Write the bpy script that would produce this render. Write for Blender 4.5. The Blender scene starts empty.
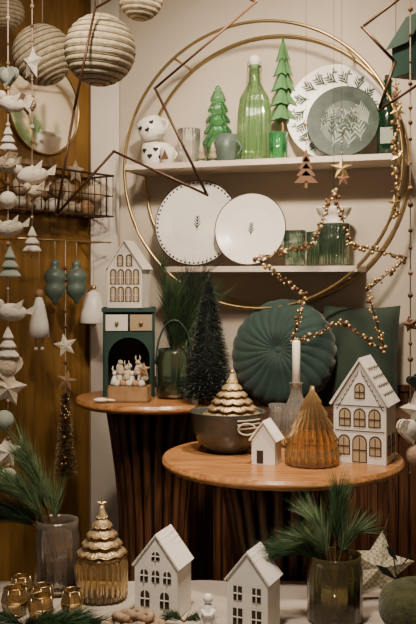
import bpy, math, random
from mathutils import Vector, Matrix
random.seed(7)
pi=math.pi
# ------------------------------------------------------------ materials
def mat(name,col,rough=.6,metal=0,noise=.0,nscale=20,trans=0,bump=0,bscale=60,sheen=0,coat=0,ior=1.45):
    m=bpy.data.materials.new(name); m.use_nodes=True
    nt=m.node_tree; p=nt.nodes['Principled BSDF']
    p.inputs['Base Color'].default_value=(*col,1); p.inputs['Roughness'].default_value=rough
    p.inputs['Metallic'].default_value=metal; p.inputs['Transmission Weight'].default_value=trans
    p.inputs['IOR'].default_value=ior
    p.inputs['Sheen Weight'].default_value=sheen; p.inputs['Coat Weight'].default_value=coat
    tc=nt.nodes.new('ShaderNodeTexCoord')
    if noise>0:
        n=nt.nodes.new('ShaderNodeTexNoise'); n.inputs['Scale'].default_value=nscale; n.inputs['Detail'].default_value=4
        r=nt.nodes.new('ShaderNodeValToRGB')
        r.color_ramp.elements[0].position=.3; r.color_ramp.elements[1].position=.7
        r.color_ramp.elements[0].color=(*[c*(1-noise) for c in col],1)
        r.color_ramp.elements[1].color=(*[min(1,c*(1+noise)) for c in col],1)
        nt.links.new(tc.outputs['Object'],n.inputs['Vector']); nt.links.new(n.outputs['Fac'],r.inputs['Fac'])
        nt.links.new(r.outputs['Color'],p.inputs['Base Color'])
    if bump>0:
        n2=nt.nodes.new('ShaderNodeTexNoise'); n2.inputs['Scale'].default_value=bscale; n2.inputs['Detail'].default_value=3
        b=nt.nodes.new('ShaderNodeBump'); b.inputs['Strength'].default_value=bump; b.inputs['Distance'].default_value=.004
        nt.links.new(tc.outputs['Object'],n2.inputs['Vector']); nt.links.new(n2.outputs['Fac'],b.inputs['Height'])
        nt.links.new(b.outputs['Normal'],p.inputs['Normal'])
    return m
def glass(name,tint,body,bw,rough=.05,ior=1.5):
    """thin coloured glass: tinted transparency + a little translucent body + fresnel reflection"""
    m=bpy.data.materials.new(name); m.use_nodes=True; nt=m.node_tree; nt.nodes.clear()
    out=nt.nodes.new('ShaderNodeOutputMaterial'); tr=nt.nodes.new('ShaderNodeBsdfTransparent'); tr.inputs[0].default_value=(*tint,1)
    df=nt.nodes.new('ShaderNodeBsdfPrincipled'); df.inputs['Base Color'].default_value=(*body,1); df.inputs['Roughness'].default_value=.2
    gl=nt.nodes.new('ShaderNodeBsdfGlossy'); gl.inputs['Roughness'].default_value=rough; gl.inputs['Color'].default_value=(1,1,1,1)
    lw=nt.nodes.new('ShaderNodeLayerWeight'); lw.inputs['Blend'].default_value=.35
    mr=nt.nodes.new('ShaderNodeMapRange'); mr.inputs[3].default_value=bw*.6; mr.inputs[4].default_value=min(1,bw*1.9)
    m1=nt.nodes.new('ShaderNodeMixShader'); m2=nt.nodes.new('ShaderNodeMixShader'); fr=nt.nodes.new('ShaderNodeFresnel'); fr.inputs['IOR'].default_value=ior
    nt.links.new(lw.outputs['Facing'],mr.inputs[0]); nt.links.new(mr.outputs[0],m1.inputs[0])
    nt.links.new(tr.outputs[0],m1.inputs[1]); nt.links.new(df.outputs[0],m1.inputs[2])
    nt.links.new(fr.outputs[0],m2.inputs[0]); nt.links.new(m1.outputs[0],m2.inputs[1]); nt.links.new(gl.outputs[0],m2.inputs[2])
    nt.links.new(m2.outputs[0],out.inputs[0]); return m
def woodmat(name,c1,c2,stretch=(1,14,14),rough=.45,scale=6):
    m=bpy.data.materials.new(name); m.use_nodes=True
    nt=m.node_tree; p=nt.nodes['Principled BSDF']; p.inputs['Roughness'].default_value=rough
    tc=nt.nodes.new('ShaderNodeTexCoord'); mp=nt.nodes.new('ShaderNodeMapping'); mp.inputs['Scale'].default_value=stretch
    n=nt.nodes.new('ShaderNodeTexNoise'); n.inputs['Scale'].default_value=scale; n.inputs['Detail'].default_value=6; n.inputs['Distortion'].default_value=.6
    r=nt.nodes.new('ShaderNodeValToRGB'); r.color_ramp.elements[0].position=.35; r.color_ramp.elements[1].position=.65
    r.color_ramp.elements[0].color=(*c1,1); r.color_ramp.elements[1].color=(*c2,1)
    nt.links.new(tc.outputs['Object'],mp.inputs['Vector']); nt.links.new(mp.outputs['Vector'],n.inputs['Vector'])
    nt.links.new(n.outputs['Fac'],r.inputs['Fac']); nt.links.new(r.outputs['Color'],p.inputs['Base Color'])
    return m
M_wall=mat('plaster_cream',(.54,.47,.38),.85,noise=.06,nscale=3,bump=.15,bscale=30)
M_must=woodmat('ochre_wood_panel',(.20,.10,.020),(.30,.16,.036),(6,6,.8),.55)
M_trim=mat('white_paint',(.60,.54,.47),.6,noise=.03)
M_walnut=woodmat('walnut',(.030,.011,.005),(.12,.048,.020),(14,14,1.0))
M_oak=woodmat('warm_oak',(.21,.085,.028),(.43,.205,.075),(2,22,22),.28)
M_cloth=mat('white_cloth',(.34,.29,.24),.9,noise=.12,nscale=12,bump=.6,bscale=25)
M_shelf=mat('shelf_paint',(.62,.53,.44),.5,noise=.05)
M_brass=mat('brass',(.50,.36,.17),.3,1)
M_bronze=mat('bronze_wire',(.075,.035,.018),.45,.5)
M_gold=mat('antique_gold',(.56,.40,.19),.35,.9,noise=.45,nscale=60)
M_goldm=mat('brushed_pale_gold',(.46,.34,.19),.48,.6,noise=.45,nscale=90,bump=.5,bscale=180)
M_white=mat('white_ceramic',(.80,.77,.72),.3,noise=.02)
M_bisque=mat('white_bisque',(.74,.69,.62),.6,noise=.06,nscale=30,bump=.1)
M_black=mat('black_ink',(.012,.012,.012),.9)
M_dark=mat('opening_shade_and_stopper',(.03,.018,.01),.8)  # dark colour paints the shade inside openings; also colours the bottle stopper
M_pane=mat('window_beige',(.38,.28,.17),.7)
M_outline=mat('brown_outline',(.05,.03,.018),.9)
M_velvet=mat('green_velvet',(.011,.034,.028),.8,noise=.25,nscale=9,sheen=.22,bump=.2,bscale=120)
M_velvet2=mat('green_velvet_dark',(.020,.036,.024),.85,noise=.25,nscale=9,sheen=.12)
M_olive=mat('olive_plush',(.05,.055,.018),.95,noise=.35,nscale=60,bump=.8,bscale=150,sheen=.2)
M_green=mat('cabinet_green',(.024,.056,.044),.5,noise=.1)
M_gglass=glass('green_glass',(.62,.90,.66),(.05,.28,.10),.30)
M_gglass2=glass('light_green_glass',(.84,.94,.76),(.24,.40,.18),.24)
M_dglass=glass('dark_green_glass',(.25,.45,.30),(.01,.05,.025),.5)
M_tglass=glass('green_tumbler_glass',(.74,.83,.74),(.07,.12,.08),.22)
M_clear=glass('clear_glass',(.97,.97,.95),(.75,.72,.66),.15)
M_rose=glass('smoky_glass',(.92,.88,.83),(.46,.37,.29),.20)
M_amber=glass('amber_glass',(.97,.85,.62),(.56,.37,.16),.24)
M_amber2=glass('amber_glass_gold',(.96,.80,.52),(.74,.47,.19),.27,.08,1.8)
M_oliveglass=glass('olive_glass',(.84,.80,.60),(.20,.17,.07),.22)
M_papergreen=mat('green_paper',(.08,.20,.07),.7,noise=.15)
M_sage=mat('sage_glaze',(.085,.12,.10),.4,noise=.2,nscale=30)
M_sageplate=mat('sage_plate_glaze',(.050,.070,.058),.5,noise=.3,nscale=25)
M_sagelight=mat('sage_light',(.28,.32,.26),.8,noise=.1)
M_grey=mat('stoneware_grey',(.055,.058,.050),.3,noise=.25,nscale=50,coat=.3)
M_leaf=mat('leaf_print',(.026,.052,.034),.9)
M_needle=mat('pine_needle',(.032,.070,.026),.55,noise=.4,nscale=40)
M_needle2=mat('pine_needle_light',(.11,.17,.075),.55,noise=.4,nscale=40)
M_needleD=mat('dark_bristle',(.008,.014,.010),.8,noise=.3,nscale=40)
M_frost=mat('frosted_bristle',(.09,.11,.095),.8)
M_twine=mat('twine',(.46,.38,.26),.95,noise=.25,nscale=80,bump=.5,bscale=150)
M_twineg=mat('twine_green',(.17,.15,.09),.95,noise=.2,nscale=80)
M_knit=mat('knit_cream',(.50,.41,.30),.95,noise=.2,nscale=90,bump=1,bscale=160)
M_felt=mat('felt_white',(.60,.54,.45),.95,noise=.15,nscale=50,bump=.6,bscale=120)
M_cord=mat('cord',(.42,.35,.26),.9)
M_bwood=mat('brown_wood',(.11,.05,.02),.6,noise=.2)
M_lwood=mat('light_wood',(.32,.19,.09),.6,noise=.2,nscale=40)
M_wax=mat('candle_wax',(.85,.80,.70),.5)
M_mirror=mat('mirror_glass',(.78,.74,.68),.08,1)
M_beige=mat('beige_knit',(.32,.22,.14),.95,noise=.25,nscale=70,bump=1,bscale=100)
M_floor=woodmat('floor_wood',(.03,.015,.01),(.07,.035,.02),(2,20,2))
M_ging=bpy.data.materials.new('gingham_cloth'); M_ging.use_nodes=True
_n=M_ging.node_tree; _c=_n.nodes.new('ShaderNodeTexChecker'); _c.inputs['Scale'].default_value=150
_c.inputs['Color1'].default_value=(.50,.42,.30,1); _c.inputs['Color2'].default_value=(.24,.22,.15,1)
_t=_n.nodes.new('ShaderNodeTexCoord'); _n.links.new(_t.outputs['Object'],_c.inputs['Vector'])
_n.links.new(_c.outputs['Color'],_n.nodes['Principled BSDF'].inputs['Base Color']); _n.nodes['Principled BSDF'].inputs['Roughness'].default_value=.9

# ------------------------------------------------------------ builder
I=Matrix.Identity(4)
def T(x,y,z): return Matrix.Translation((x,y,z))
def R(a,ax): return Matrix.Rotation(a,4,ax)
def facing(origin,d,up=(0,0,1)):
    z=Vector(d).normalized(); x=Vector(up).cross(z).normalized(); y=z.cross(x)
    m=Matrix((x,y,z)).transposed().to_4x4(); m.translation=Vector(origin); return m
class B:
    def __init__(s,name,loc=(0,0,0),rz=0):
        s.name=name;s.v=[];s.f=[];s.mi=[];s.sm=[];s.mats=[];s.loc=loc;s.rz=rz
    def _m(s,m):
        if m not in s.mats: s.mats.append(m)
        return s.mats.index(m)
    def add(s,vs,fs,m,M=I,smooth=False):
        o=len(s.v); k=s._m(m)
        s.v+=[M@Vector(v) for v in vs]
        for f in fs: s.f.append([i+o for i in f]); s.mi.append(k); s.sm.append(smooth)
        return s
    def lathe(s,prof,m,M=I,seg=40,rf=None,zf=None,smooth=True,cap=True):
        vs=[];fs=[];n=len(prof)
        for (r,z) in prof:
            for j in range(seg):
                a=2*pi*j/seg; rr=rf(a,r,z) if rf else r; zz=zf(a,r,z) if zf else z
                vs.append((rr*math.cos(a),rr*math.sin(a),zz))
        for i in range(n-1):
            for j in range(seg):
                k=(j+1)%seg; fs.append([i*seg+j,i*seg+k,(i+1)*seg+k,(i+1)*seg+j])
        if cap:
            if prof[0][0]>1e-6: fs.append([j for j in reversed(range(seg))])
            if prof[-1][0]>1e-6: fs.append([(n-1)*seg+j for j in range(seg)])
        return s.add(vs,fs,m,M,smooth)
    def box(s,x0,x1,y0,y1,z0,z1,m,M=I):
        vs=[(x,y,z) for x in(x0,x1) for y in(y0,y1) for z in(z0,z1)]
        fs=[[0,1,3,2],[4,6,7,5],[0,4,5,1],[2,3,7,6],[0,2,6,4],[1,5,7,3]]
        return s.add(vs,fs,m,M)
    def prism(s,poly,y0,y1,m,M=I,smooth=False):
        n=len(poly); vs=[(x,y0,z) for x,z in poly]+[(x,y1,z) for x,z in poly]
        fs=[list(range(n)),list(reversed(range(n,2*n)))]
        for i in range(n):
            k=(i+1)%n; fs.append([i,i+n,k+n,k])
        return s.add(vs,fs,m,M,smooth)
    def tube(s,pts,r,m,M=I,seg=6,closed=False):
        P=[Vector(p) for p in pts]; n=len(P); vs=[];fs=[]
        rs=r if isinstance(r,(list,tuple)) else [r]*n
        for i,p in enumerate(P):
            if closed: t=P[(i+1)%n]-P[i-1]
            else: t=P[min(i+1,n-1)]-P[max(i-1,0)]
            t.normalize(); up=Vector((0,0,1)) if abs(t.z)<.9 else Vector((0,1,0))
            a=t.cross(up).normalized(); b=t.cross(a)
            for j in range(seg):
                th=2*pi*j/seg; vs.append(p+rs[i]*(a*math.cos(th)+b*math.sin(th)))
        for i in range(n if closed else n-1):
            i2=(i+1)%n
            for j in range(seg):
                k=(j+1)%seg; fs.append([i*seg+j,i*seg+k,i2*seg+k,i2*seg+j])
        if not closed: fs+= [list(reversed(range(seg))),[(n-1)*seg+j for j in range(seg)]]
        return s.add(vs,fs,m,M,True)
    def bars(s,pts,r,m,closed=True):
        n=len(pts)
        for i in range(n if closed else n-1):
            s.tube([pts[i],pts[(i+1)%n]],r,m); s.ball(pts[i],r*1.15,m,seg=6)
        return s
    def ball(s,c,r,m,M=I,seg=12,sc=(1,1,1)):
        prof=[(math.sin(pi*i/seg)*r,-math.cos(pi*i/seg)*r) for i in range(seg+1)]
        return s.lathe(prof,m,M@T(*c)@Matrix.Diagonal((*sc,1)),seg=max(8,seg),cap=False)
    def star(s,c,R1,R2,th,m,M=I,n=5,rot=0):
        vs=[(c[0],c[1]-th,c[2]),(c[0],c[1]+th,c[2])];fs=[]
        for i in range(2*n):
            a=pi/2+rot+pi*i/n; r=R1 if i%2==0 else R2
            vs.append((c[0]+r*math.cos(a),c[1],c[2]+r*math.sin(a)))
        for i in range(2*n):
            k=(i+1)%(2*n); fs+=[[0,2+i,2+k],[1,2+k,2+i]]
        return s.add(vs,fs,m,M)
    def needles(s,pairs,w,m,M=I):
        vs=[];fs=[]
        for p,d in pairs:
            q=p+d; a=d.cross(Vector((random.uniform(-1,1),random.uniform(-1,1),random.uniform(-1,1)))).normalized()*w
            o=len(vs); vs+=[p-a,p+a,q]; fs.append([o,o+1,o+2])
        return s.add(vs,fs,m,M)
    def pine(s,p0,p1,p2,n,nl,m,t0=.2,spread=.55,w=.0008,stem=.0022):
        p0,p1,p2=Vector(p0),Vector(p1),Vector(p2)
        q=lambda t:(1-t)**2*p0+2*t*(1-t)*p1+t*t*p2
        s.tube([q(i/10) for i in range(11)],[stem*(1-.06*i) for i in range(11)],M_bwood,seg=5)
        prs=[]
        for i in range(n):
            t=t0+(1-t0)*random.random(); tg=(2*(1-t)*(p1-p0)+2*t*(p2-p1)).normalized()
            rd=Vector((random.gauss(0,1),random.gauss(0,1),random.gauss(0,1))); rd=(rd-rd.dot(tg)*tg).normalized()
            d=(tg*(1-spread*.5)+rd*spread*random.uniform(.5,1.2)).normalized()*nl*random.uniform(.6,1.1)
            d.z-=nl*.08
            prs.append((q(t),d))
        return s.needles(prs,w,m)
    def make(s):
        me=bpy.data.meshes.new(s.name); me.from_pydata([tuple(v) for v in s.v],[],s.f)
        for m in s.mats: me.materials.append(m)
        for p,k,sm in zip(me.polygons,s.mi,s.sm): p.material_index=k; p.use_smooth=sm
        me.update(); o=bpy.data.objects.new(s.name,me); bpy.context.collection.objects.link(o)
        o.location=s.loc; o.rotation_euler=(0,0,s.rz); return o
def vessel(outer,th):
    inn=[(max(r-th,.0005),z) for r,z in outer][::-1]
    inn[-1]=(inn[-1][0],outer[0][1]+th)
    return [(0,outer[0][1])]+outer+inn+[(0,outer[0][1]+th)]
def flute(n,a): return lambda th,r,z: r*(1+a*math.cos(n*th))
CEIL=2.25
# ------------------------------------------------------------ room
AW=math.radians(18); ca,sa=math.cos(AW),math.sin(AW)
U=Vector((ca,-sa,0)); N=Vector((-sa,-ca,0)); O=Vector((.19,3.15,0))
def W(t,off,z): return O+U*t+N*off+Vector((0,0,z))
RW=-AW
A=Vector((-.385,3.335,0)); LU=Vector((-.607,-.795,0)); LN=Vector((.795,-.607,0))
def L(s,off,z): return A+LU*s+LN*off+Vector((0,0,z))
RL=math.atan2(.795,.607)
o=B('wall_back',tuple(W(0,0,0)),RW); o.box(-.66,.80,0,.05,0,CEIL,M_wall); o.make()
o=B('wall_left',tuple(L(0,0,0)),RL); o.box(-1.75,.02,0,.05,0,CEIL,M_must); o.make()
b2=W(.78,0,0)
o=B('wall_right'); o.box(b2.x,b2.x+.05,1.3,b2.y+.04,0,CEIL,M_wall); o.make()
o=B('floor'); o.box(-1.8,1.1,1.2,3.6,-.05,0,M_floor); o.make()
o=B('ceiling'); o.box(-1.8,1.1,1.2,3.6,CEIL,CEIL+.05,M_trim); o.make()
o=B('trim_corner',(-.372,3.285,0),math.radians(15)); o.box(-.05,.05,-.03,.03,0,CEIL,M_trim); o.make()
o=B('trim_wainscot',tuple(W(0,0,0)),RW)
x=-.53
while x<.74:
    o.box(x,x+.026,-.018,-.001,.0,.84,M_walnut); x+=.030
o.box(-.53,.74,-.024,-.001,.84,.86,M_walnut); o.make()
o=B('slatted_bench',tuple(W(0,.03,0)),RW)
o.box(-.08,.68,-.32,0,.775,.80,M_walnut); o.box(-.07,.67,-.30,-.01,.05,.774,M_walnut)
x=-.07
while x<.65: o.box(x,x+.022,-.316,-.301,.04,.774,M_walnut); x+=.03
o.box(-.07,.67,-.29,-.02,0,.05,M_black); o.make()
o=B('display_plinth'); o.box(-.78,.82,1.58,2.14,0,.488,M_walnut)
nx,ny=110,40; vs=[];fs=[]
for j in range(ny+1):
    for i in range(nx+1):
        X=-.79+1.62*i/nx; Y=1.57+.58*j/ny
        h=.497+.0022*math.sin(X*31+Y*17)*math.sin(Y*40+X*9)
        vs.append((X,Y,h))
for j in range(ny):
    for i in range(nx): a=j*(nx+1)+i; fs.append([a,a+1,a+nx+2,a+nx+1])
o.add(vs,fs,M_cloth,smooth=True)
o.box(-.79,.83,1.57,2.15,.46,.494,M_cloth); o.make()
# ------------------------------------------------------------ tables
def table(name,X,Y,Z,Rr,base):
    o=B(name,(X,Y,0))
    o.lathe([(0,Z-.024),(Rr-.012,Z-.024),(Rr-.002,Z-.018),(Rr,Z-.006)],M_oak,seg=96)
    o.lathe([(Rr,Z-.006),(Rr-.004,Z),(0,Z)],M_oak,seg=96,smooth=False)
    n=22
    for i in range(n):
        a=2*pi*i/n; c,s_=math.cos(a),math.sin(a)
        pts=[]
        for k in range(9):
            z=(Z-.024)*k/8; u=k/8; r=base*(1.05-.25*math.sin(u*pi)+.25*u*u)
            pts.append((r*c,r*s_,z))
        o.tube(pts,.0125,M_walnut,seg=6)
    o.lathe([(0,0),(base*1.1,0),(base*1.1,.02),(0,.02)],M_walnut)
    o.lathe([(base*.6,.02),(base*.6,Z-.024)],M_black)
    o.make()
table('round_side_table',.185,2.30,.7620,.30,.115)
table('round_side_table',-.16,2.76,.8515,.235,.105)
# ------------------------------------------------------------ mirror, basket, rail
Mm=facing(L(.285,0,1.785),LN)
o=B('round_mirror'); o.lathe([(0,.004),(.157,.004),(.157,.010),(0,.010)],M_mirror,Mm,64,smooth=False)
o.lathe([(.155,.001),(.161,.001),(.162,.008),(.161,.014),(.156,.014),(.155,.01),(.155,.001)],M_brass,Mm,64,cap=False); o.make()
o=B('wire_basket',tuple(L(.30,0,0)),RL)
x0,x1,y0,y1,z0,z1=-.21,.21,-.140,-.008,1.42,1.56
for z,r in((z0,.003),(z1,.004),(z0+.07,.002)):
    o.bars([(x0,y0,z),(x1,y0,z),(x1,y1,z),(x0,y1,z)],r,M_bronze)
for i in range(15):
    x=x0+(x1-x0)*i/14; o.bars([(x,y1,z1),(x,y1,z0),(x,y0,z0),(x,y0,z1)],.0016,M_bronze,False)
for j in range(1,4):
    y=y0+(y1-y0)*j/4; o.bars([(x0,y,z1),(x0,y,z0),(x1,y,z0),(x1,y,z1)],.0016,M_bronze,False)
cm=[M_felt,M_lwood,M_knit,M_bwood,M_knit,M_beige,M_goldm]
for i in range(28):
    r=random.uniform(.022,.030)
    o.ball((x0+.03+(x1-x0-.06)*random.random(),-.048-.055*random.random(),z0+r+.003+ (.05 if i>12 else 0)),r,random.choice(cm),seg=10,sc=(random.uniform(.8,1.2),1,random.uniform(.7,1.3)))
o.box(-.15,-.10,-.10,-.06,1.47,1.585,M_beige); o.star((.1,-.07,1.57),.042,.022,.01,M_knit); o.star((-.03,-.08,1.565),.04,.02,.01,M_lwood)
o.make()
o=B('ornament_rail',tuple(L(.30,0,0)),RL)
o.tube([(-.21,-.13,1.33),(.21,-.13,1.33)],.003,M_brass)
for x in(-.18,.18): o.tube([(x,0,1.33),(x,-.13,1.33)],.003,M_brass)
o.make()
def hang(name,s,z):
    p=L(s,.13,0); return B(name,(p.x,p.y,0))
for s in(.352,.255):
    o=hang('green_finial_ornament',s,0); z=1.118
    o.lathe([(0,z),(.008,z+.006),(.01,z+.015),(.03,z+.035),(.036,z+.06),(.028,z+.07),(.033,z+.08),(.036,z+.10),(.024,z+.115),(.012,z+.125),(.016,z+.133),(.01,z+.145),(0,z+.152)],M_sage,seg=24)
    o.tube([(0,0,z+.15),(0,0,1.33)],.001,M_cord,seg=4); o.make()
o=hang('angel_ornament',.42,0)
o.lathe([(0,1.02),(.034,1.02),(.03,1.06),(.018,1.12),(.010,1.145),(0,1.15)],M_white,seg=24); o.ball((0,0,1.158),.014,M_lwood)
for dx in(-.01,.01): o.tube([(dx,0,1.02),(dx,0,.985)],.0025,M_cord); o.ball((dx,0,.982),.006,M_white)
o.tube([(0,0,1.17),(0,0,1.33)],.001,M_cord,seg=4); o.make()
o=hang('white_bell_ornament',.175,0)
o.lathe([(.044,1.055),(.046,1.058),(.042,1.09),(.034,1.13),(.020,1.158),(0,1.168)],M_white,seg=28,cap=False)
o.ball((0,0,1.174),.010,M_gold); o.ball((0,0,1.05),.010,M_gold); o.tube([(0,0,1.05),(0,0,1.16)],.001,M_cord)
o.tube([(0,0,1.18),(0,0,1.33)],.001,M_cord,seg=4); o.make()
o=hang('star_tinsel_garland',.305,0)
o.tube([(0,0,1.33),(0,0,.56)],.0012,M_cord,seg=4)
o.star((0,-.004,.987),.040,.018,.006,M_felt,rot=.2); o.star((.004,-.004,.87),.036,.016,.006,M_lwood,rot=-.2)
for z in(1.24,1.20,1.10,1.05,.93): o.ball((0,0,z),.007,M_bwood)
prs=[]
for i in range(3600):
    u=random.random(); r=(.016+.028*u); a=random.uniform(0,2*pi)
    prs.append((Vector((0,0,.83-.27*u)),Vector((math.cos(a)*r,math.sin(a)*r,random.uniform(-.01,.01)))))
o.needles(prs[:2600],.0016,M_goldm); o.needles(prs[2600:],.0014,M_bwood)
for i in range(45):
    u=random.random(); a=random.uniform(0,2*pi); o.ball((.028*math.cos(a)*(.4+u*.6),.028*math.sin(a)*(.4+u*.6),.83-.27*u),.0055,M_gold,seg=6)
o.make()
# ------------------------------------------------------------ ring shelf
tc,Rr,zc=.03,.46,1.57
o=B('round_wall_shelf',tuple(W(tc,0,0)),RW)
for off in(.012,.20):
    o.tube([(Rr*math.cos(2*pi*i/120),-off,zc+Rr*math.sin(2*pi*i/120)) for i in range(120)],.0055,M_brass,closed=True,seg=8)
for a in(0,52,128,180,232,308):
    a=math.radians(a); o.tube([(Rr*math.cos(a),-.012,zc+Rr*math.sin(a)),(Rr*math.cos(a),-.20,zc+Rr*math.sin(a))],.004,M_brass)
def shelf(z):
    h=math.sqrt(Rr*Rr-(z-zc)**2)-.004
    o.box(-h,h,-.205,-.008,z-.018,z,M_shelf)
ZU,ZL=1.588,1.245
shelf(ZU);shelf(ZL); o.make()
def on(name,t,off,z,rz=RW):
    p=W(t,off,0); return B(name,(p.x,p.y,z),rz)
def plate(name,t,off,zb,Rp,lean,m,deco,edge=None):
    c=W(t,off,zb); d=N*math.cos(lean)+Vector((0,0,math.sin(lean)))
    Mx=facing(c+Vector((0,0,Rp*math.cos(lean)+.001)),d)
    o=B(name)
    zs=lambda r: .006 if r<.62*Rp else .006+.016*((r-.62*Rp)/(.38*Rp))
    pr=[(0,0),(.55*Rp,0),(.62*Rp,.001),(Rp*.99,.017),(Rp,.021),(Rp*.985,.0215)]+[(Rp*k,zs(Rp*k)) for k in(.96,.9,.82,.74,.68,.64,.62)]+[(0,.006)]
    o.lathe(pr,m,Mx,72)
    if edge: o.tube([(Rp*.995*math.cos(2*pi*i/72),Rp*.995*math.sin(2*pi*i/72),.0215) for i in range(72)],.0018,edge,Mx,closed=True,seg=5)
    deco(o,Mx,Rp,zs); o.make()
def sprig(o,Mx,zs,p0,ang,ln,lw,m,n=4,lift=.0022,w=.0011):
    dx,dy=math.cos(ang),math.sin(ang); px,py=-dy,dx
    def pt(a,b):
        x=p0[0]+dx*a+px*b; y=p0[1]+dy*a+py*b; return (x,y,zs(math.hypot(x,y))+lift)
    for k in range(6):
        a0,a1=ln*k/6,ln*(k+1)/6
        o.add([pt(a0,-w),pt(a0,w),pt(a1,w),pt(a1,-w)],[[0,3,2,1]],m,Mx)
    for k in range(n):
        a=ln*(k+.5)/(n+.5)
        for sg in(-1,1):
            L0=lw*(1.1-.5*k/n)
            q=[(0,0),(.42*L0,.25*L0),(.9*L0,.62*L0),(1.25*L0,.80*L0),(1.0*L0,.42*L0),(.55*L0,.10*L0)]
            vs=[pt(a+u,sg*v) for u,v in q]
            o.add(vs,[list(range(6)) if sg<0 else list(reversed(range(6)))],m,Mx)
def deco_dots(o,Mx,Rp,zs):
    for i in range(56):
        a=2*pi*i/56; r=Rp*.945
        o.lathe([(0,.004),(.0030,.0036),(.0034,0)],M_black,Mx@T(r*math.cos(a),r*math.sin(a),zs(r)),8,cap=False)
    sprig(o,Mx,zs,(0,-.024),pi/2,.050,.015,M_black,4,.0015,.0014)
def deco_tree(o,Mx,Rp,zs):
    sprig(o,Mx,zs,(0,-.020),pi/2,.042,.013,M_black,4,.0015,.0013)
def deco_leaves(o,Mx,Rp,zs):
    for i in range(17):
        a=2*pi*i/17; r=Rp*.62
        sprig(o,Mx,zs,(r*math.cos(a),r*math.sin(a)),a+.8+.3*math.sin(i*5),Rp*.27,.021,M_leaf,3)
    for i in range(17):
        a=2*pi*(i+.5)/17; r=Rp*.80
        sprig(o,Mx,zs,(r*math.cos(a),r*math.sin(a)),a-.9,Rp*.10,.012,M_sage,2)
def deco_sage(o,Mx,Rp,zs):
    for (x,y,a,l) in ((-.3,-.7,1.2,1.35),(.15,-.75,1.45,1.4),(.5,-.55,1.7,1.1),(-.65,-.2,1.0,.9),(.7,-.1,2.0,.75)):
        sprig(o,Mx,zs,(Rp*x,Rp*y),a,Rp*l*.85,.024,M_sagelight,6)
        sprig(o,Mx,zs,(Rp*x*.75-.01,Rp*y*.6),a+.4,Rp*l*.5,.016,M_leaf,4,.003)
plate('dotted_rim_plate',-.20,.11,ZL,.146,.16,M_white,deco_dots,M_black)
plate('small_plate',.0,.155,ZL,.119,.16,M_white,deco_tree,M_outline)
plate('leaf_pattern_plate',.255,.05,ZU,.160,.12,M_white,deco_leaves)
plate('sage_leaf_plate',.295,.115,ZU,.115,.12,M_sageplate,deco_sage,M_leaf)
def handle(o,m,x,z0,z1,w,r=.005,M=I):
    o.tube([(x+w*math.sin(pi*i/10),0,z0+(z1-z0)*i/10) for i in range(11)],r,m,M,seg=8)
def heart(o,x,y,z,s,m,M):
    pts=[]
    for i in range(24):
        a=2*pi*i/24; pts.append((x+s*.0625*16*math.sin(a)**3,z+s*.0625*(13*math.cos(a)-5*math.cos(2*a)-2*math.cos(3*a)-math.cos(4*a))))
    o.prism(pts,y,y+.005,m,M)
o=on('heart_mug',-.345,.12,ZU)
o.lathe(vessel([(.036,0),(.046,.008),(.051,.03),(.051,.065),(.048,.076)],.004),M_white,seg=40); handle(o,M_white,.049,.015,.062,.022)
for az,z in((-.55,.05),(-.1,.03),(.3,.052),(.65,.025)): heart(o,0,-.0535,z,.009,M_black,R(az,'Z'))
o.make()
o=on('heart_mug',-.350,.12,ZU+.0765)
Mt=T(0,0,.018)@R(-.42,'Y')
o.lathe(vessel([(.030,0),(.040,.006),(.045,.03),(.045,.062),(.042,.07)],.004),M_white,Mt,seg=40); handle(o,M_white,.043,.012,.056,.020,.004,Mt)
for az,z in((-.5,.045),(.0,.028),(.5,.046)): heart(o,0,-.0475,z,.008,M_black,Mt@R(az,'Z'))
o.lathe([(0,0),(.022,0),(.03,.004),(0,.010)],M_white,T(0,0,-.001),20); o.make()
o=on('ribbed_glass_cup',-.235,.10,ZU)
o.lathe(vessel([(.028,0),(.034,.01),(.036,.05),(.031,.058),(.036,.066),(.038,.125)],.003),M_clear,seg=80,rf=flute(20,.035)); o.make()
o=on('tree_cup',-.285,.175,ZU); o.lathe([(0,0),(.022,0),(.025,.045),(.023,.054),(0,.052)],M_bisque); o.prism([(-.012,.015),(.012,.015),(0,.045)],-.028,-.022,M_bwood); o.make()
for t in(-.165,-.125):
    o=on('wooden_cone_tree',t,.178,ZU); o.lathe([(0,0),(.012,0),(.012,.004),(.003,.006),(.003,.012),(.018,.013),(.009,.035),(.012,.036),(0,.068)],M_knit,seg=20); o.make()
o=on('green_glass_tree',-.138,.08,ZU)
pr=[(.034,0),(.038,.008),(.038,.06)]
zz=.068
for r in(.052,.047,.041,.034,.026):
    pr+=[(r,zz),(r*1.0,zz+.010),(r*.58,zz+.036)]; zz+=.037
pr+=[(.008,zz+.002),(.012,zz+.008),(.004,zz+.018)]
o.lathe([(0,0)]+pr+[(0,zz+.019)],M_gglass,seg=60,rf=flute(12,.04)); o.make()
o=on('green_mug',-.085,.16,ZU)
o.lathe(vessel([(.028,0),(.034,.006),(.036,.05),(.036,.09)],.003),M_sage,seg=32); handle(o,M_sage,.034,.02,.07,.018,.004); o.make()
o=on('fluted_green_bottle',-.005,.10,ZU)
o.lathe(vessel([(.046,0),(.053,.008),(.055,.06),(.053,.17),(.047,.215),(.03,.25),(.019,.27),(.017,.315),(.021,.318),(.021,.325)],.004),M_gglass2,seg=120,rf=lambda th,r,z:r*(1+(.05*math.cos(20*th) if z<.22 else 0)))
o.lathe([(0,.315),(.014,.315),(.015,.33),(.02,.335),(.02,.35),(.008,.36),(0,.362)],M_white,seg=20)
o.tube([(-.023,0,.30),(-.024,0,.335),(0,0,.345),(.024,0,.335),(.023,0,.30)],.0015,M_brass); o.make()
o=on('green_tumbler',.088,.15,ZU)
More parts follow.
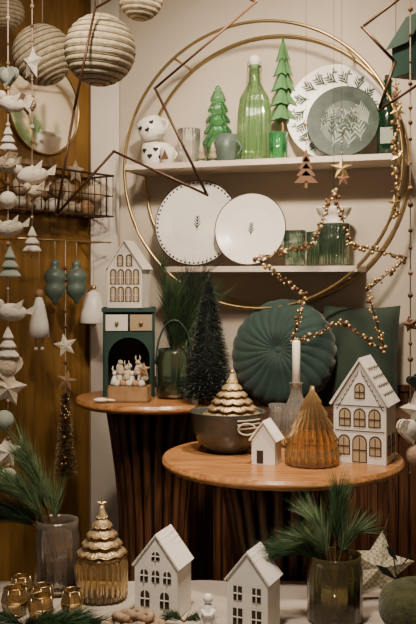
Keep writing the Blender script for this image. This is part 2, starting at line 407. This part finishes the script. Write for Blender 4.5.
o.lathe(vessel([(.024,0),(.029,.006),(.031,.09)],.003),M_gglass,seg=64,rf=flute(16,.03)); o.make()
o=on('paper_fir_tree',.083,.062,ZU)
o.lathe([(0,0),(.028,0),(.028,.008),(.004,.01),(.004,.15)],M_lwood,seg=20)
for k,r in enumerate((.055,.050,.044,.036,.026)):
    zb=.15+.05*k
    vs=[(0,0,zb+.075)]; nn=12
    for i in range(nn):
        a=2*pi*i/nn; rr=r if i%2==0 else r*.55
        vs.append((rr*math.cos(a),rr*math.sin(a),zb-(0 if i%2 else .012)))
    o.add(vs,[[0,1+i,1+(i+1)%nn] for i in range(nn)]+[[1+i for i in reversed(range(nn))]],M_papergreen)
o.make()
o=on('dark_green_bottle',.435,.11,ZU)
o.lathe(vessel([(.030,0),(.035,.008),(.036,.13),(.032,.155),(.015,.18),(.012,.20),(.012,.235),(.015,.238),(.015,.245)],.003),M_dglass,seg=40)
o.prism([(-.02,.04),(.02,.04),(.02,.09),(-.02,.09)],-.0375,-.033,M_sagelight); o.lathe([(0,.24),(.011,.24),(.011,.26),(0,.262)],M_dark,seg=16); o.make()
for t,r,h,of in((.143,.034,.115,.15),(.195,.034,.115,.05),(.265,.048,.135,.125)):
    o=on('ribbed_green_tumbler',t,of,ZL)
    o.lathe(vessel([(r*.8,0),(r*.92,.006),(r,h*.5),(r*1.02,h)],.003),M_tglass,seg=120,rf=flute(24,.035))
    o.make()
o=on('white_footed_bowl',.265,.125,ZL+.1355)
o.lathe(vessel([(.046,0),(.047,.004),(.02,.008),(.050,.03),(.056,.048),(.057,.053)],.003),M_bisque,seg=40); o.make()
# ------------------------------------------------------------ cushions on bench
def round_cushion(name,c,d,Rc,th,m,pleats=18,amp=.13,tw=.5):
    Mx=facing(c,d); o=B(name); nr=18; seg=216
    for side in(1,-1):
        vs=[];fs=[]
        for i in range(nr+1):
            u=i/nr; r=Rc*math.sin(u*pi/2)
            for j in range(seg):
                a=2*pi*j/seg; g=abs(math.sin(pleats*(a+tw*u)/2))**.45
                prof=math.cos(u*pi/2)**.75
                dim=1-.42*math.exp(-(r/(Rc*.16))**2)
                z=th*prof*dim*(1-amp*(1-g)*min(1,u*3))
                rr=r*(1-.035*(1-g)*u)
                vs.append((rr*math.cos(a),rr*math.sin(a),side*z))
        for i in range(nr):
            for j in range(seg):
                k=(j+1)%seg; q=[i*seg+j,(i+1)*seg+j,(i+1)*seg+k,i*seg+k]
                fs.append(q if side>0 else q[::-1])
        o.add(vs,fs,m,Mx,True)
    if pleats>1: o.ball((0,0,th*.60),Rc*.085,m,Mx,12,(1,1,.55))
    o.make()
c=W(.115,.19,.80+.170); round_cushion('round_velvet_cushion',c,N+Vector((-.12,0,.25)),.172,.080,M_velvet,24,.11,.35)
def sq_cushion(name,c,d,w,h,th,m):
    Mx=facing(c,d); o=B(name); n=20
    for side in(1,-1):
        vs=[];fs=[]
        for i in range(n+1):
            for j in range(n+1):
                u=2*i/n-1; v=2*j/n-1
                e=(1-abs(u)**2.6)*(1-abs(v)**2.6); z=side*th*max(e,0)**.5
                vs.append((u*w/2*(1-.06*(1-v*v)*abs(u)),v*h/2*(1-.06*(1-u*u)*abs(v)),z))
        for i in range(n):
            for j in range(n):
                a=i*(n+1)+j; q=[a,a+n+1,a+n+2,a+1]; fs.append(q if side>0 else q[::-1])
        o.add(vs,fs,m,Mx,True)
    o.make()
sq_cushion('square_green_cushion',W(.345,.10,.80+.160),N+Vector((0,0,.2)),.25,.325,.055,M_velvet2)
# ------------------------------------------------------------ houses
def arch(x,z,w,h,ar=True):
    p=[(x-w/2,z),(x+w/2,z)]
    if ar:
        for i in range(9):
            a=pi*i/8; p.append((x+w/2*math.cos(a),z+h-w/2+w/2*math.sin(a)))
    else: p+=[(x+w/2,z+h),(x-w/2,z+h)]
    return p
def house(name,X,Y,Z,rz,w,d,he,hp,wins,m=M_bisque,roofm=None,frame=M_outline,pane=M_pane,munt=M_bisque,roof=.006,over=.006,chimney=False,tiles=False,side=False,drawn=False):
    o=B(name,(X,Y,Z),rz); roofm=roofm or m
    o.prism([(-w/2,0),(w/2,0),(w/2,he),(0,hp),(-w/2,he)],-d/2,d/2,m)
    for sg in(-1,1):
        dx,dz=w/2,he-hp; ln=math.hypot(dx,dz); ux,uz=dx/ln,dz/ln; nx_,nz=-uz,ux
        a=(0,hp+.0005); b=(sg*(w/2+over*ux*1.5),he+.0005+over*uz*1.5)
        q=[a,b,(b[0]+sg*nx_*roof,b[1]+nz*roof),(0,hp+roof*1.25)]
        o.prism(q if sg<0 else q[::-1],-d/2-over,d/2+over,roofm)
        if tiles:
            for k in range(1,6):
                f=k/6; x=sg*w/2*f; z=hp+(he-hp)*f+roof
                o.tube([(x,-d/2-over,z-.001),(x,d/2+over,z-.001)],.0022,roofm)
        if drawn:
            pts=[]
            for k in range(49):
                f=.06+.9*k/48; off=.014+.005*abs(math.sin(k*pi/6))
                pts.append((sg*(w/2*f),-d/2-.0006,hp+(he-hp)*f-off*1.25))
            pts=[(x_*.93,y_,z_) for x_,y_,z_ in pts]
            o.tube(pts,.0009,frame,seg=5)
            for row in range(1,5):
                f=row/5; pts=[]
                for k in range(49):
                    ff=f+.05*abs(math.sin(k*pi/8)); x=sg*w/2*ff; z=hp+(he-hp)*ff
                    pts.append((x+sg*nx_*roof*1.08,-d/2+d*k/48,z+nz*roof*1.15))
                o.tube(pts,.0009,frame,seg=5)
    def win(x,z,ww,hh,ar,Mx,y):
        if frame: o.prism(arch(x,z,ww+.006,hh+.006,ar),y-.0012,y+.001,frame,Mx); o.prism(arch(x,z+.002,ww,hh-.0,ar),y-.0020,y,pane,Mx)
        else: o.prism(arch(x,z,ww,hh,ar),y-.0012,y+.001,pane,Mx)  # solid panel, coloured dark for the shade of a hollow window
        if munt:
            mm=frame if drawn else munt
            o.box(x-.0009,x+.0009,y-.0034,y,z,z+hh,mm,Mx); o.box(x-ww/2,x+ww/2,y-.0034,y,z+hh*.5-.0009,z+hh*.5+.0009,mm,Mx)
    for (x,z,ww,hh,ar) in wins: win(x,z,ww,hh,ar,I,-d/2)
    if side:
        x,z,ww,hh,ar=wins[0]
        for sg in(-1,1):
            for xx in(-d*.22,d*.22): win(xx,z,ww*.9,hh,ar,R(sg*pi/2,'Z'),-w/2)
    if drawn:
        o.tube([(-w/2+.004,-d/2-.0006,.078),(w/2-.004,-d/2-.0006,.078)],.0009,frame,seg=5); o.tube([(-w/2+.004,-d/2-.0006,.138),(w/2-.004,-d/2-.0006,.138)],.0009,frame,seg=5)
    if chimney: o.box(w*.20,w*.34,-.012,.012,he,hp+.002,m)
    o.make()
house('white_ceramic_house',.382,2.24,.7625,math.radians(-24),.128,.10,.145,.245,
 [(-.038,.020,.024,.042,True),(.0,.003,.030,.060,True),(.038,.020,.024,.042,True),(-.036,.088,.024,.038,True),(.0,.088,.024,.038,True),(.036,.088,.024,.038,True),(0,.155,.020,.032,True)],side=True,drawn=True)
house('small_ceramic_house',.140,2.20,.7625,math.radians(-22),.058,.05,.060,.100,[(-.008,.004,.016,.03,False)],frame=None,pane=M_dark,munt=None,roof=.004,over=.004)
house('white_ceramic_house',-.095,1.95,.4995,math.radians(-20),.096,.080,.105,.168,
 [(-.024,.020,.020,.034,True),(.020,.020,.020,.034,True),(-.026,.072,.017,.026,True),(.0,.072,.017,.026,True),(.026,.072,.017,.026,True),(0,.118,.018,.018,True)],frame=None,pane=M_dark,munt=M_bisque,roof=.004,over=.003,tiles=True)
house('white_ceramic_house',.092,1.85,.4995,math.radians(-24),.086,.072,.105,.160,
 [(-.020,.016,.020,.034,False),(.020,.016,.020,.034,False),(-.020,.066,.018,.028,False),(.020,.066,.018,.028,False)],frame=None,pane=M_dark,munt=M_bisque,roof=.004,over=.003,tiles=True)
# ------------------------------------------------------------ left table
TZ=.852
o=B('green_display_cabinet',(-.240,2.80,TZ),math.radians(4))
w,d,h=.155,.10,.265
o.box(-w/2,-w/2+.008,-d/2,d/2,0,h,M_green); o.box(w/2-.008,w/2,-d/2,d/2,0,h,M_green)
o.box(-w/2,w/2,-d/2,d/2,0,.01,M_green); o.box(-w/2-.004,w/2+.004,-d/2-.004,d/2+.004,h-.012,h,M_green); o.box(-w/2,w/2,d/2-.006,d/2,0,h,M_green)
o.box(-w/2,w/2,-d/2,d/2,.185,.194,M_green)
for i,x0 in enumerate((-.069,.003)):
    o.box(x0,x0+.066,-d/2-.003,d/2-.02,.197,.245,M_pane if i else M_bisque); o.ball((x0+.033,-d/2-.007,.22),.006,M_gold)
n=14
for i in range(n):
    a0,a1=pi*i/n,pi*(i+1)/n; ra=.062
    p=[(ra*math.cos(a0),.115+ra*math.sin(a0)),(ra*math.cos(a0),.186),(ra*math.cos(a1),.186),(ra*math.cos(a1),.115+ra*math.sin(a1))]
    o.prism(p[::-1],-d/2,-d/2+.005,M_green)
o.box(-w/2,-.062,-d/2,-d/2+.005,.01,.186,M_green); o.box(.062,w/2,-d/2,-d/2+.005,.01,.186,M_green)
o.box(-.062,.062,d/2-.010,d/2-.006,.01,.185,M_dark)  # back panel coloured dark to paint the shade inside the recess
for x in(-.03,.0,.035): o.lathe([(0,.01),(.014,.01),(.01,.05),(.004,.075),(0,.08)],M_bisque,T(x,.01,0),12); o.ball((x,.01,.085),.009,M_bisque)
o.make()
wl=[]
for z in(.018,.070):
    for x in(-.036,-.012,.012,.036): wl.append((x,z,.015,.040,True))
wl+=[(-.014,.124,.014,.030,True),(.014,.124,.014,.030,True)]
house('lantern_house',-.240,2.795,TZ+.2655,math.radians(-14),.108,.080,.120,.198,wl,frame=M_outline,pane=M_pane,roof=.004)
def figurine(o,x,y,z,s,m,ears=True):
    o.lathe([(0,0),(.5*s,0),(.55*s,.3*s),(.35*s,.9*s),(.2*s,1.2*s),(0,1.25*s)],m,T(x,y,z),14)
    o.ball((x,y,z+1.45*s),.32*s,m,seg=10)
    if ears:
        for sg in(-1,1): o.tube([(x+sg*.12*s,y,z+1.6*s),(x+sg*.3*s,y,z+2.0*s),(x+sg*.22*s,y,z+2.35*s)],[.1*s,.1*s,.03*s],m)
o=B('wooden_crate_of_figurines',(-.225,2.640,TZ),math.radians(-6))
o.box(-.058,.058,-.03,.03,0,.006,M_lwood)
for y in(-.03,.026): o.box(-.058,.058,y,y+.004,0,.046,M_lwood)
for x in(-.058,.054): o.box(x,x+.004,-.03,.03,0,.046,M_lwood)
for i in range(6):
    figurine(o,-.043+.017*i,random.uniform(-.014,.014),.045+.016*((i*2)%3),.024,M_knit if i%3 else M_white,i%2==0)
    o.tube([(-.043+.017*i,0,.006),(-.043+.017*i,0,.06)],.003,M_lwood)
for k in range(5): o.ball((-.035+.018*k,-.014,.052),.011,M_lwood if k%2 else M_felt)
o.star((.045,-.02,.095),.02,.009,.004,M_lwood)
o.make()
o=B('wooden_spoon_ornament',(-.305,2.61,TZ),math.radians(10)); o.ball((0,0,.008),.016,M_bisque,sc=(1.3,1,.4)); o.tube([(.01,0,.008),(.045,0,.006)],.004,M_bisque); o.make()
o=B('glass_vase_with_pine',(-.100,2.73,TZ))
o.lathe(vessel([(.045,0),(.052,.006),(.054,.05),(.054,.11),(.048,.13),(.048,.145)],.004),M_tglass,seg=64)
o.lathe([(0,.006),(.047,.006),(.048,.05),(0,.05)],M_tglass,seg=40)
for i in range(15):
    a=random.uniform(0,2*pi); r=random.uniform(.02,.10); hh=random.uniform(.26,.40)
    ex=(r*math.cos(a)+.03,abs(r*math.sin(a))*.6,hh)
    o.pine((.01*math.cos(a),.01*math.sin(a),.01),(ex[0]*.15,ex[1]*.15,hh*.55),ex,330,.095,M_needle if i%2==0 else M_needleD,.4,.38,.0008)
o.tube([(-.054*math.cos(pi*i/16),-.01,.10+.13*math.sin(pi*i/16)) for i in range(17)],.003,M_green)
o.make()
def brush_tree(name,X,Y,Z,Rb,h,m,n):
    o=B(name,(X,Y,Z)); o.lathe([(0,0),(.03,0),(.03,.012),(.006,.014),(.006,.03)],M_bwood,seg=24); o.tube([(0,0,.02),(0,0,h-.01)],.003,M_needleD)
    o.lathe([(0,.025),(Rb*.75,.03),(Rb*.45,h*.45),(0,h*.93)],m,seg=24)
    prs=[];pf=[]
    for i in range(n):
        u=1-math.sqrt(random.random()); z=.025+(h-.025)*u; r=Rb*(1-u)**.8*random.uniform(.85,1.08)+.004; a=random.uniform(0,2*pi)
        d=Vector((math.cos(a)*r,math.sin(a)*r,-.012+random.uniform(-.01,.016)))
        prs.append((Vector((0,0,z)),d))
        if i%14==0: pf.append((Vector((0,0,z))+d*.92,d*.12))
    o.needles(prs,.0013,m)
    o.needles(pf,.0010,M_frost); o.make()
brush_tree('bottle_brush_tree',.002,2.610,TZ,.078,.375,M_needleD,14000)
# ------------------------------------------------------------ front table
FZ=.7625
def tiers(o,zb,zt,Rb,n,m,M=I,pet=10):
    H=(zt-zb)/n
    for k in range(n):
        r=Rb*(1-k/(n+.15)); z=zb+H*k
        def zf(a,rr,zz,r=r): return zz-(.06*Rb*abs(math.cos(pet*a/2)) if rr>r*.6 else 0)
        o.lathe([(0,z),(r*.7,z+.001),(r,z-.002),(r*.98,z+.003),(r*.60,z+H*.5),(r*.45,z+H*.95),(r*.3,z+H*1.15),(0,z+H*1.2)],m,M,144,rf=lambda a,rr,zz:rr*(1+.07*abs(math.cos(pet*a/2))+.018*math.cos(36*a)),zf=zf)
        o.tube([(r*1.03*(1+.07*abs(math.cos(pet*q/2)))*math.cos(q),r*1.03*(1+.07*abs(math.cos(pet*q/2)))*math.sin(q),z-.001-.06*Rb*abs(math.cos(pet*q/2))) for q in [2*pi*j/80 for j in range(80)]],.0016,M_gold,M,seg=5,closed=True)
o=B('stoneware_bowl',(.051,2.36,FZ))
o.lathe(vessel([(.052,0),(.055,.006),(.075,.022),(.090,.055),(.096,.10),(.098,.103)],.006),M_grey,seg=64)
for i in range(3): o.tube([(.098*math.cos(a_),.098*math.sin(a_),.07+.01*i) for a_ in [(-1.35+.09*k) for k in range(9)]],.002,M_cord)
o.tube([(.045+.022*math.cos(2*pi*i/16),-.092-.004,.07+.014*math.sin(2*pi*i/16)) for i in range(16)],.0025,M_cord,closed=True)
o.make()
o=B('gold_tiered_tree',(.062,2.36,FZ+.0065))
o.lathe([(0,0),(.035,0),(.035,.004),(.012,.006),(.012,.09)],M_goldm,seg=24); tiers(o,.090,.190,.070,6,M_goldm); o.ball((0,0,.195),.006,M_gold); o.make()
o=B('amber_glass_tree',(.248,2.19,FZ))
o.lathe(vessel([(.056,0),(.062,.004),(.063,.03),(.056,.055),(.060,.058),(.046,.085),(.050,.088),(.033,.115),(.036,.118),(.020,.145),(.022,.148),(.007,.172),(.004,.186)],.003),M_amber2,seg=144,rf=flute(20,.05)); o.make()
o=B('glass_bottle_candlestick',(.232,2.42,FZ))
o.lathe(vessel([(.034,0),(.040,.006),(.042,.05),(.038,.09),(.022,.12),(.015,.14),(.015,.165),(.019,.168)],.003),M_clear,seg=80,rf=flute(16,.04))
o.lathe([(0,.125),(.0105,.125),(.0105,.275),(.008,.279),(0,.28)],M_wax,seg=20); o.tube([(0,0,.279),(.001,0,.290)],.0012,M_black); o.make()
o=B('glass_jar',(.190,2.51,FZ)); o.lathe(vessel([(.022,0),(.026,.006),(.027,.06),(.022,.08),(.024,.1)],.003),M_clear,seg=64,rf=flute(12,.04)); o.make()
# ------------------------------------------------------------ foreground on plinth
PZ=.4995
def vase(name,X,Y,r,h,m,stems,nm,nl,liquid=None,frac=.45):
    o=B(name,(X,Y,PZ)); o.lathe(vessel([(r*.9,0),(r,.006),(r,h*.75),(r*.93,h*.88),(r*.95,h)],.0035),m,seg=80,rf=flute(20,.012))
    if liquid: o.lathe([(0,.005),(r*.88,.005),(r*.9,h*frac),(0,h*frac)],liquid,seg=40)
    for i,(ex,n) in enumerate(stems):
        o.pine((random.uniform(-.01,.01),random.uniform(-.01,.01),.012),(ex[0]*.12,ex[1]*.12,h*1.25),ex,n,nl,nm[i%len(nm)],.5,.34,.0007)
    o.make()
vase('glass_vase_with_pine',-.341,2.08,.050,.16,M_rose,[((-.11,.0,.25),450),((-.08,.03,.29),450),((-.16,-.02,.19),450),((-.12,.02,.23),400),((-.01,.0,.20),150),((-.14,.03,.17),400),((-.10,-.04,.25),400),((-.07,-.02,.32),300),((-.17,.0,.16),300)],[M_needle2,M_needle2,M_needle],.100,M_clear)
vase('glass_vase_with_pine',.262,1.90,.057,.135,M_oliveglass,[((-.10,.0,.145),500),((-.04,.03,.20),300),((.01,.03,.25),350),((.04,.0,.18),250),((-.12,-.03,.15),450),((-.06,-.02,.17),350),((.02,.05,.23),350)],[M_needle,M_needle2],.085,M_oliveglass)
o=B('amber_jar_with_tree',(-.234,2.03,PZ))
o.lathe(vessel([(.048,0),(.055,.006),(.056,.075),(.050,.09),(.052,.093)],.004),M_amber,seg=144,rf=flute(24,.04))
o.lathe([(0,.088),(.05,.088),(.051,.094),(0,.096)],M_gold,seg=40); tiers(o,.104,.20,.050,5,M_goldm); o.star((0,0,.208),.012,.005,.003,M_gold); o.make()
def hexlight(X,Y,r,h):
    o=B('hexagonal_glass_tealight',(X,Y,PZ),random.random())
    o.lathe(vessel([(r*.75,0),(r,h*.5),(r*.8,h)],.002),M_amber,seg=6,smooth=False)
    for z,q in((.001,.75),(h*.5,1.0),(h,.8)): o.tube([(r*q*math.cos(pi*i/3),r*q*math.sin(pi*i/3),z+.001) for i in range(6)],.0014,M_brass,closed=True)
    for i in range(6):
        c_,s_=math.cos(pi*i/3),math.sin(pi*i/3); o.tube([(r*.75*c_,r*.75*s_,.001),(r*c_,r*s_,h*.5),(r*.8*c_,r*.8*s_,h)],.0014,M_brass)
    o.lathe([(0,.003),(.014,.003),(.014,.016),(0,.016)],M_wax,seg=20); o.make()
for X,Y,r,h in((-.405,1.93,.028,.055),(-.352,1.96,.025,.050),(-.345,1.895,.028,.050),(-.285,1.93,.024,.05),(-.41,2.02,.024,.05)): hexlight(X,Y,r,h)
o=B('angel_figurine',(0.0,1.82,PZ)); o.lathe([(0,0),(.018,0),(.015,.03),(.009,.055),(.006,.062),(0,.064)],M_white,seg=24); o.ball((0,0,.071),.010,M_white)
for sg in(-1,1): o.prism([(0,.04),(sg*.016,.058),(sg*.019,.035),(sg*.009,.02)][::sg],.006,.009,M_white)
o.tube([(-.012,-.004,.05),(-.006,-.015,.042),(.006,-.015,.042),(.012,-.004,.05)],.004,M_white); o.make()
o=B('gingham_fabric_star',(.375,2.02,PZ)); Mx=T(0,0,.070)@R(math.radians(-12),'X')@R(.15,'Y')
o.star((0,0,0),.080,.040,.018,M_ging,Mx); o.tube([(0,0,.07),(.01,-.01,.12),(.0,0,.07)],.0015,M_cord,Mx); o.make()
o=B('dark_leaf_sprig',(.405,1.96,PZ))
o.tube([(0,0,0),(.0,.0,.05),(-.01,0,.11)],.0015,M_black)
for a,z in((.5,.04),(-.6,.06),(.4,.085),(-.3,.1)):
    o.prism([(0,z),(.05*math.sin(a)-.004,z+.015),(.085*math.sin(a),z+.035),(.05*math.sin(a)+.004,z+.028)],-.001,.001,M_needleD)
o.make()
round_cushion('olive_round_pouf',Vector((.425,1.83,PZ+.050)),Vector((0,-.05,1)),.085,.052,M_olive,1,.0,0)
o=B('knitted_garland_heap',(-.150,1.83,PZ))
for i in range(14):
    a=2*pi*i/9; k_=.5 if i>8 else 1; x,y=.045*math.cos(a)*k_,.025*math.sin(a)*k_; zb=.012+.014*(i>8)
    o.tube([(x+.014*math.cos(q),y+.012*math.sin(q),zb+.006*(i%2)+.004*math.sin(q*2)) for q in [2*pi*k/14 for k in range(14)]],.008,M_beige,closed=True)
o.make()
o=B('pine_sprig',(-.36,1.83,PZ))
for e in((.15,.0,.022),(.11,.03,.024),(.13,-.03,.022),(-.1,.02,.024),(.02,-.05,.022)): o.pine((0,0,.012),(e[0]*.5,e[1]*.5,.030),e,450,.05,M_needle,.05,.5,.0009)
o.make()
o=B('pine_sprig',(-.05,1.86,PZ))
for e in((.05,.0,.018),(-.03,.01,.018)): o.pine((0,0,.010),(e[0]*.5,e[1]*.5,.026),e,250,.03,M_needle,.05,.5,.0009)
o.make()
# ------------------------------------------------------------ hanging things
def twine_ball(X,Y,Z,r,n=15,tilt=.08):
    o=B('twine_wrapped_ball',(X,Y,Z)); pr=[];K=n*6
    for i in range(K+1):
        a=-pi/2+pi*i/K; bump_=.05*abs(math.sin(pi*i/6)); rr=r*(1+bump_-.02)
        pr.append((max(rr*math.cos(a),0),rr*math.sin(a)))
    o.lathe(pr,M_twine,R(tilt,'Y'),48,cap=False)
    for k in range(1,n):
        a=-pi/2+pi*k/n
        if abs(a)<1.45:
            o.tube([((r*.992)*math.cos(a)*math.cos(2*pi*j/48),(r*.992)*math.cos(a)*math.sin(2*pi*j/48),r*.992*math.sin(a)) for j in range(48)],r*.026,M_twineg,R(tilt,'Y'),closed=True,seg=5)
    o.tube([(0,0,r*.95),(0,0,CEIL-Z)],.0016,M_cord,seg=5); o.ball((0,0,r),.008,M_brass); o.make()
twine_ball(-.27,2.30,1.775,.0875); twine_ball(-.468,2.60,1.836,.084,tilt=-.5); twine_ball(-.168,2.30,1.905,.055,12)
twine_ball(-.60,2.75,2.00,.05,12)
def orn(o,kind,x,z,s,m):
    Mr=T(x,0,z)@R(random.uniform(-.9,.9),'Z')@R(random.uniform(-.25,.25),'Y')@T(-x,0,-z)
    if kind=='star': o.star((x,0,z),s,s*.55,s*.35,m,Mr)
    elif kind=='heart': heart(o,x,-.007,z,s*.9,m,Mr); heart(o,x,.003,z,s*.9,m,Mr); o.ball((x,0,z),s*.6,m,sc=(1,.6,1))
    elif kind=='tree':
        for k in range(3): o.lathe([(0,z-s+k*s*.55),(s*(.72-.17*k),z-s+k*s*.55),(s*(.64-.17*k),z-s*.85+k*s*.55),(0,z-s*.1+k*s*.5)],m,T(x,0,0)@Matrix.Diagonal((1,.6,1,1)),18)
    elif kind=='bird':
        o.ball((x,0,z),s*.62,m,Mr,sc=(1.35,.7,.8)); o.ball((x-s*.75,0,z+s*.38),s*.32,m,Mr)
        o.prism([(x+s*.5,z),(x+s*1.3,z+s*.5),(x+s*1.15,z-s*.05)],-.003,.003,m,Mr); o.prism([(x-s*.3,z+s*.1),(x+s*.6,z+s*.75),(x+s*.4,z)],-.016,.016,m,Mr)
    elif kind=='ball': o.ball((x,0,z),s*.7,m)
def strand(name,X,Y,zend,items,beads=M_knit):
    o=B(name,(X,Y,0)); o.tube([(0,0,CEIL),(0,0,zend)],.0016,M_cord,seg=4)
    for k,dx,z,s,m in items: orn(o,k,dx,z,s,m)
    z=zend
    while z<CEIL-.2: o.ball((0,0,z),random.uniform(.003,.007),random.choice([beads,M_bwood,M_lwood]),seg=8); z+=random.uniform(.03,.07)
    o.make()
strand('felt_ornament_garland',-.500,2.30,.70,[('heart',0,1.71,.034,M_sagelight),('bird',.01,1.64,.042,M_felt),('tree',0,1.56,.035,M_felt),('bird',-.005,1.49,.04,M_knit),('ball',0,1.40,.032,M_felt),('bird',.005,1.33,.04,M_felt),('tree',.005,1.25,.042,M_sagelight),('bird',.01,1.12,.045,M_felt),('tree',.0,1.05,.042,M_felt),('heart',-.005,.985,.046,M_knit),('star',0,.93,.048,M_knit),('ball',-.01,.85,.036,M_sagelight),('star',-.005,.77,.045,M_felt),('ball',0,.71,.03,M_felt)])
strand('felt_ornament_garland',-.455,2.38,1.26,[('star',0,1.76,.045,M_felt),('heart',-.01,1.66,.034,M_knit),('bird',0,1.47,.05,M_felt),('bird',.01,1.43,.034,M_knit),('tree',0,1.31,.036,M_felt)])
strand('felt_ornament_garland',.462,2.10,.76,[('star',.02,.905,.045,M_felt),('heart',.0,.86,.038,M_felt),('ball',.015,.80,.036,M_beige),('star',.0,1.10,.02,M_bwood),('heart',.01,.97,.02,M_needleD)],M_bwood)
o=B('tree_pendant',(.277,2.60,0))
for k in range(4): o.prism([(-.034+.007*k,1.475+.02*k),(.034-.007*k,1.475+.02*k),(0,1.51+.021*k)],-.002,.002,M_bwood)
o.prism([(-.004,1.46),(.004,1.46),(.004,1.48),(-.004,1.48)],-.002,.002,M_bwood); o.tube([(0,0,1.57),(0,0,CEIL)],.0006,M_bronze,seg=4)
for z in(1.60,1.64): o.ball((0,0,z),.005,M_gold)
o.make()
o=B('star_pendant',(.378,2.60,0)); o.star((0,0,1.515),.034,.014,.006,M_gold); o.star((.003,-.006,1.485),.022,.010,.004,M_bwood); o.tube([(0,0,1.48),(0,0,CEIL)],.0006,M_bronze,seg=4)
for z in(1.56,1.59,1.62,1.68): o.ball((0,0,z),.004,M_gold)
o.make()
pts=[(.353,1.455),(.401,1.300),(.556,1.262),(.447,1.170),(.500,.995),(.373,1.085),(.235,1.02),(.270,1.160),(.133,1.262),(.292,1.300)]
o=B('beaded_wire_star',(0,2.58,0))
P3=[(x,.01*math.sin(i*2),z) for i,(x,z) in enumerate(pts)]
o.bars(P3,.0018,M_bronze)
for i in range(10):
    a=Vector(P3[i]); b=Vector(P3[(i+1)%10]); n=int((b-a).length/.0052)
    for k in range(n):
        p=a.lerp(b,k/n)+Vector((random.uniform(-.008,.008),random.uniform(-.007,.007),random.uniform(-.008,.008)))
        o.ball(p,random.uniform(.003,.0068),random.choice([M_gold,M_gold,M_goldm,M_bwood]),seg=6)
o.tube([(pts[0][0],0,pts[0][1]),(pts[0][0],0,CEIL)],.0006,M_bronze,seg=4); o.make()
o=B('gold_bead_garland',(.535,2.62,0)); o.tube([(0,0,CEIL),(0,0,1.38)],.001,M_bronze,seg=4)
for k in range(70):
    p=(random.uniform(-.012,.012),random.uniform(-.006,.006),1.38+.0055*k); o.ball(p,random.uniform(.004,.007),random.choice([M_gold,M_gold,M_bwood]),seg=6)
for z in(1.42,1.55,1.68): o.star((random.uniform(-.01,.01),-.008,z),.024,.010,.004,M_gold,rot=random.random())
o.make()
o=B('geometric_wire_star',(0,2.1,0))
o.bars([(.112,.05,1.85),(-.121,0,1.638),(-.002,-.05,1.39),(-.217,.02,1.497),(-.354,.05,1.353),(-.318,.08,1.60),(-.27,.1,1.85),(-.08,.1,1.96)],.0032,M_bronze)
o.tube([(.112,.05,1.85),(.112,.05,CEIL)],.0012,M_bronze); o.tube([(-.27,.1,1.85),(-.27,.1,CEIL)],.0012,M_bronze); o.make()
o=B('geometric_wire_star',(0,2.1,0))
o.bars([(.53,.05,1.92),(.352,0,1.778),(.427,0,1.698),(.390,.0,1.588),(.50,0,1.66),(.62,.02,1.72)],.0038,M_bronze)
o.tube([(.53,.05,1.92),(.53,.05,CEIL)],.0012,M_bronze); o.make()
o=B('green_paper_house_lantern',(.535,2.35,0)); o.prism([(-.05,1.72),(.05,1.72),(.05,1.80),(0,1.87),(-.05,1.80)],-.04,.04,M_green,R(.4,'Z')); o.prism([(-.065,1.79),(0,1.885),(.065,1.79),(0,1.87)],-.05,.05,M_green,R(.4,'Z')); o.tube([(0,0,1.86),(0,0,CEIL)],.0012,M_cord); o.make()
# ------------------------------------------------------------ lights
def area(name,loc,target,size,power,col,spread=180):
    l=bpy.data.lights.new(name,'AREA'); l.size=size; l.energy=power; l.color=col; l.spread=math.radians(spread)
    ob=bpy.data.objects.new(name,l); bpy.context.collection.objects.link(ob); ob.location=loc
    ob.rotation_euler=(Vector(target)-Vector(loc)).to_track_quat('-Z','Y').to_euler(); return ob
warm=(1,.82,.62)
area('ceiling_spot_shelf',(.10,1.75,2.2),(.24,3.0,1.62),.12,8.0,warm,70)
area('ceiling_spot_back',(.25,2.55,2.23),(.25,2.95,1.5),.15,2.4,warm,140)
area('ceiling_spot_tables',(.25,1.9,2.22),(.17,2.42,.8),.10,4.6,warm,62)
area('ceiling_spot_left',(-.35,1.7,2.2),(-.42,2.7,1.3),.12,4.2,warm,90)
area('ceiling_spot_front',(-.05,1.35,2.2),(-.02,2.0,.55),.12,4.2,(1,.84,.66),58)
w=bpy.data.worlds.new('world'); bpy.context.scene.world=w; w.use_nodes=True
w.node_tree.nodes['Background'].inputs['Color'].default_value=(.95,.85,.74,1); w.node_tree.nodes['Background'].inputs['Strength'].default_value=.13
cam=bpy.data.cameras.new('camera'); co=bpy.data.objects.new('camera',cam); bpy.context.collection.objects.link(co)
co.location=(0,0,1.2); co.rotation_euler=(pi/2,0,0); cam.lens=53.08; cam.sensor_width=36; cam.shift_y=-.051
bpy.context.scene.camera=co
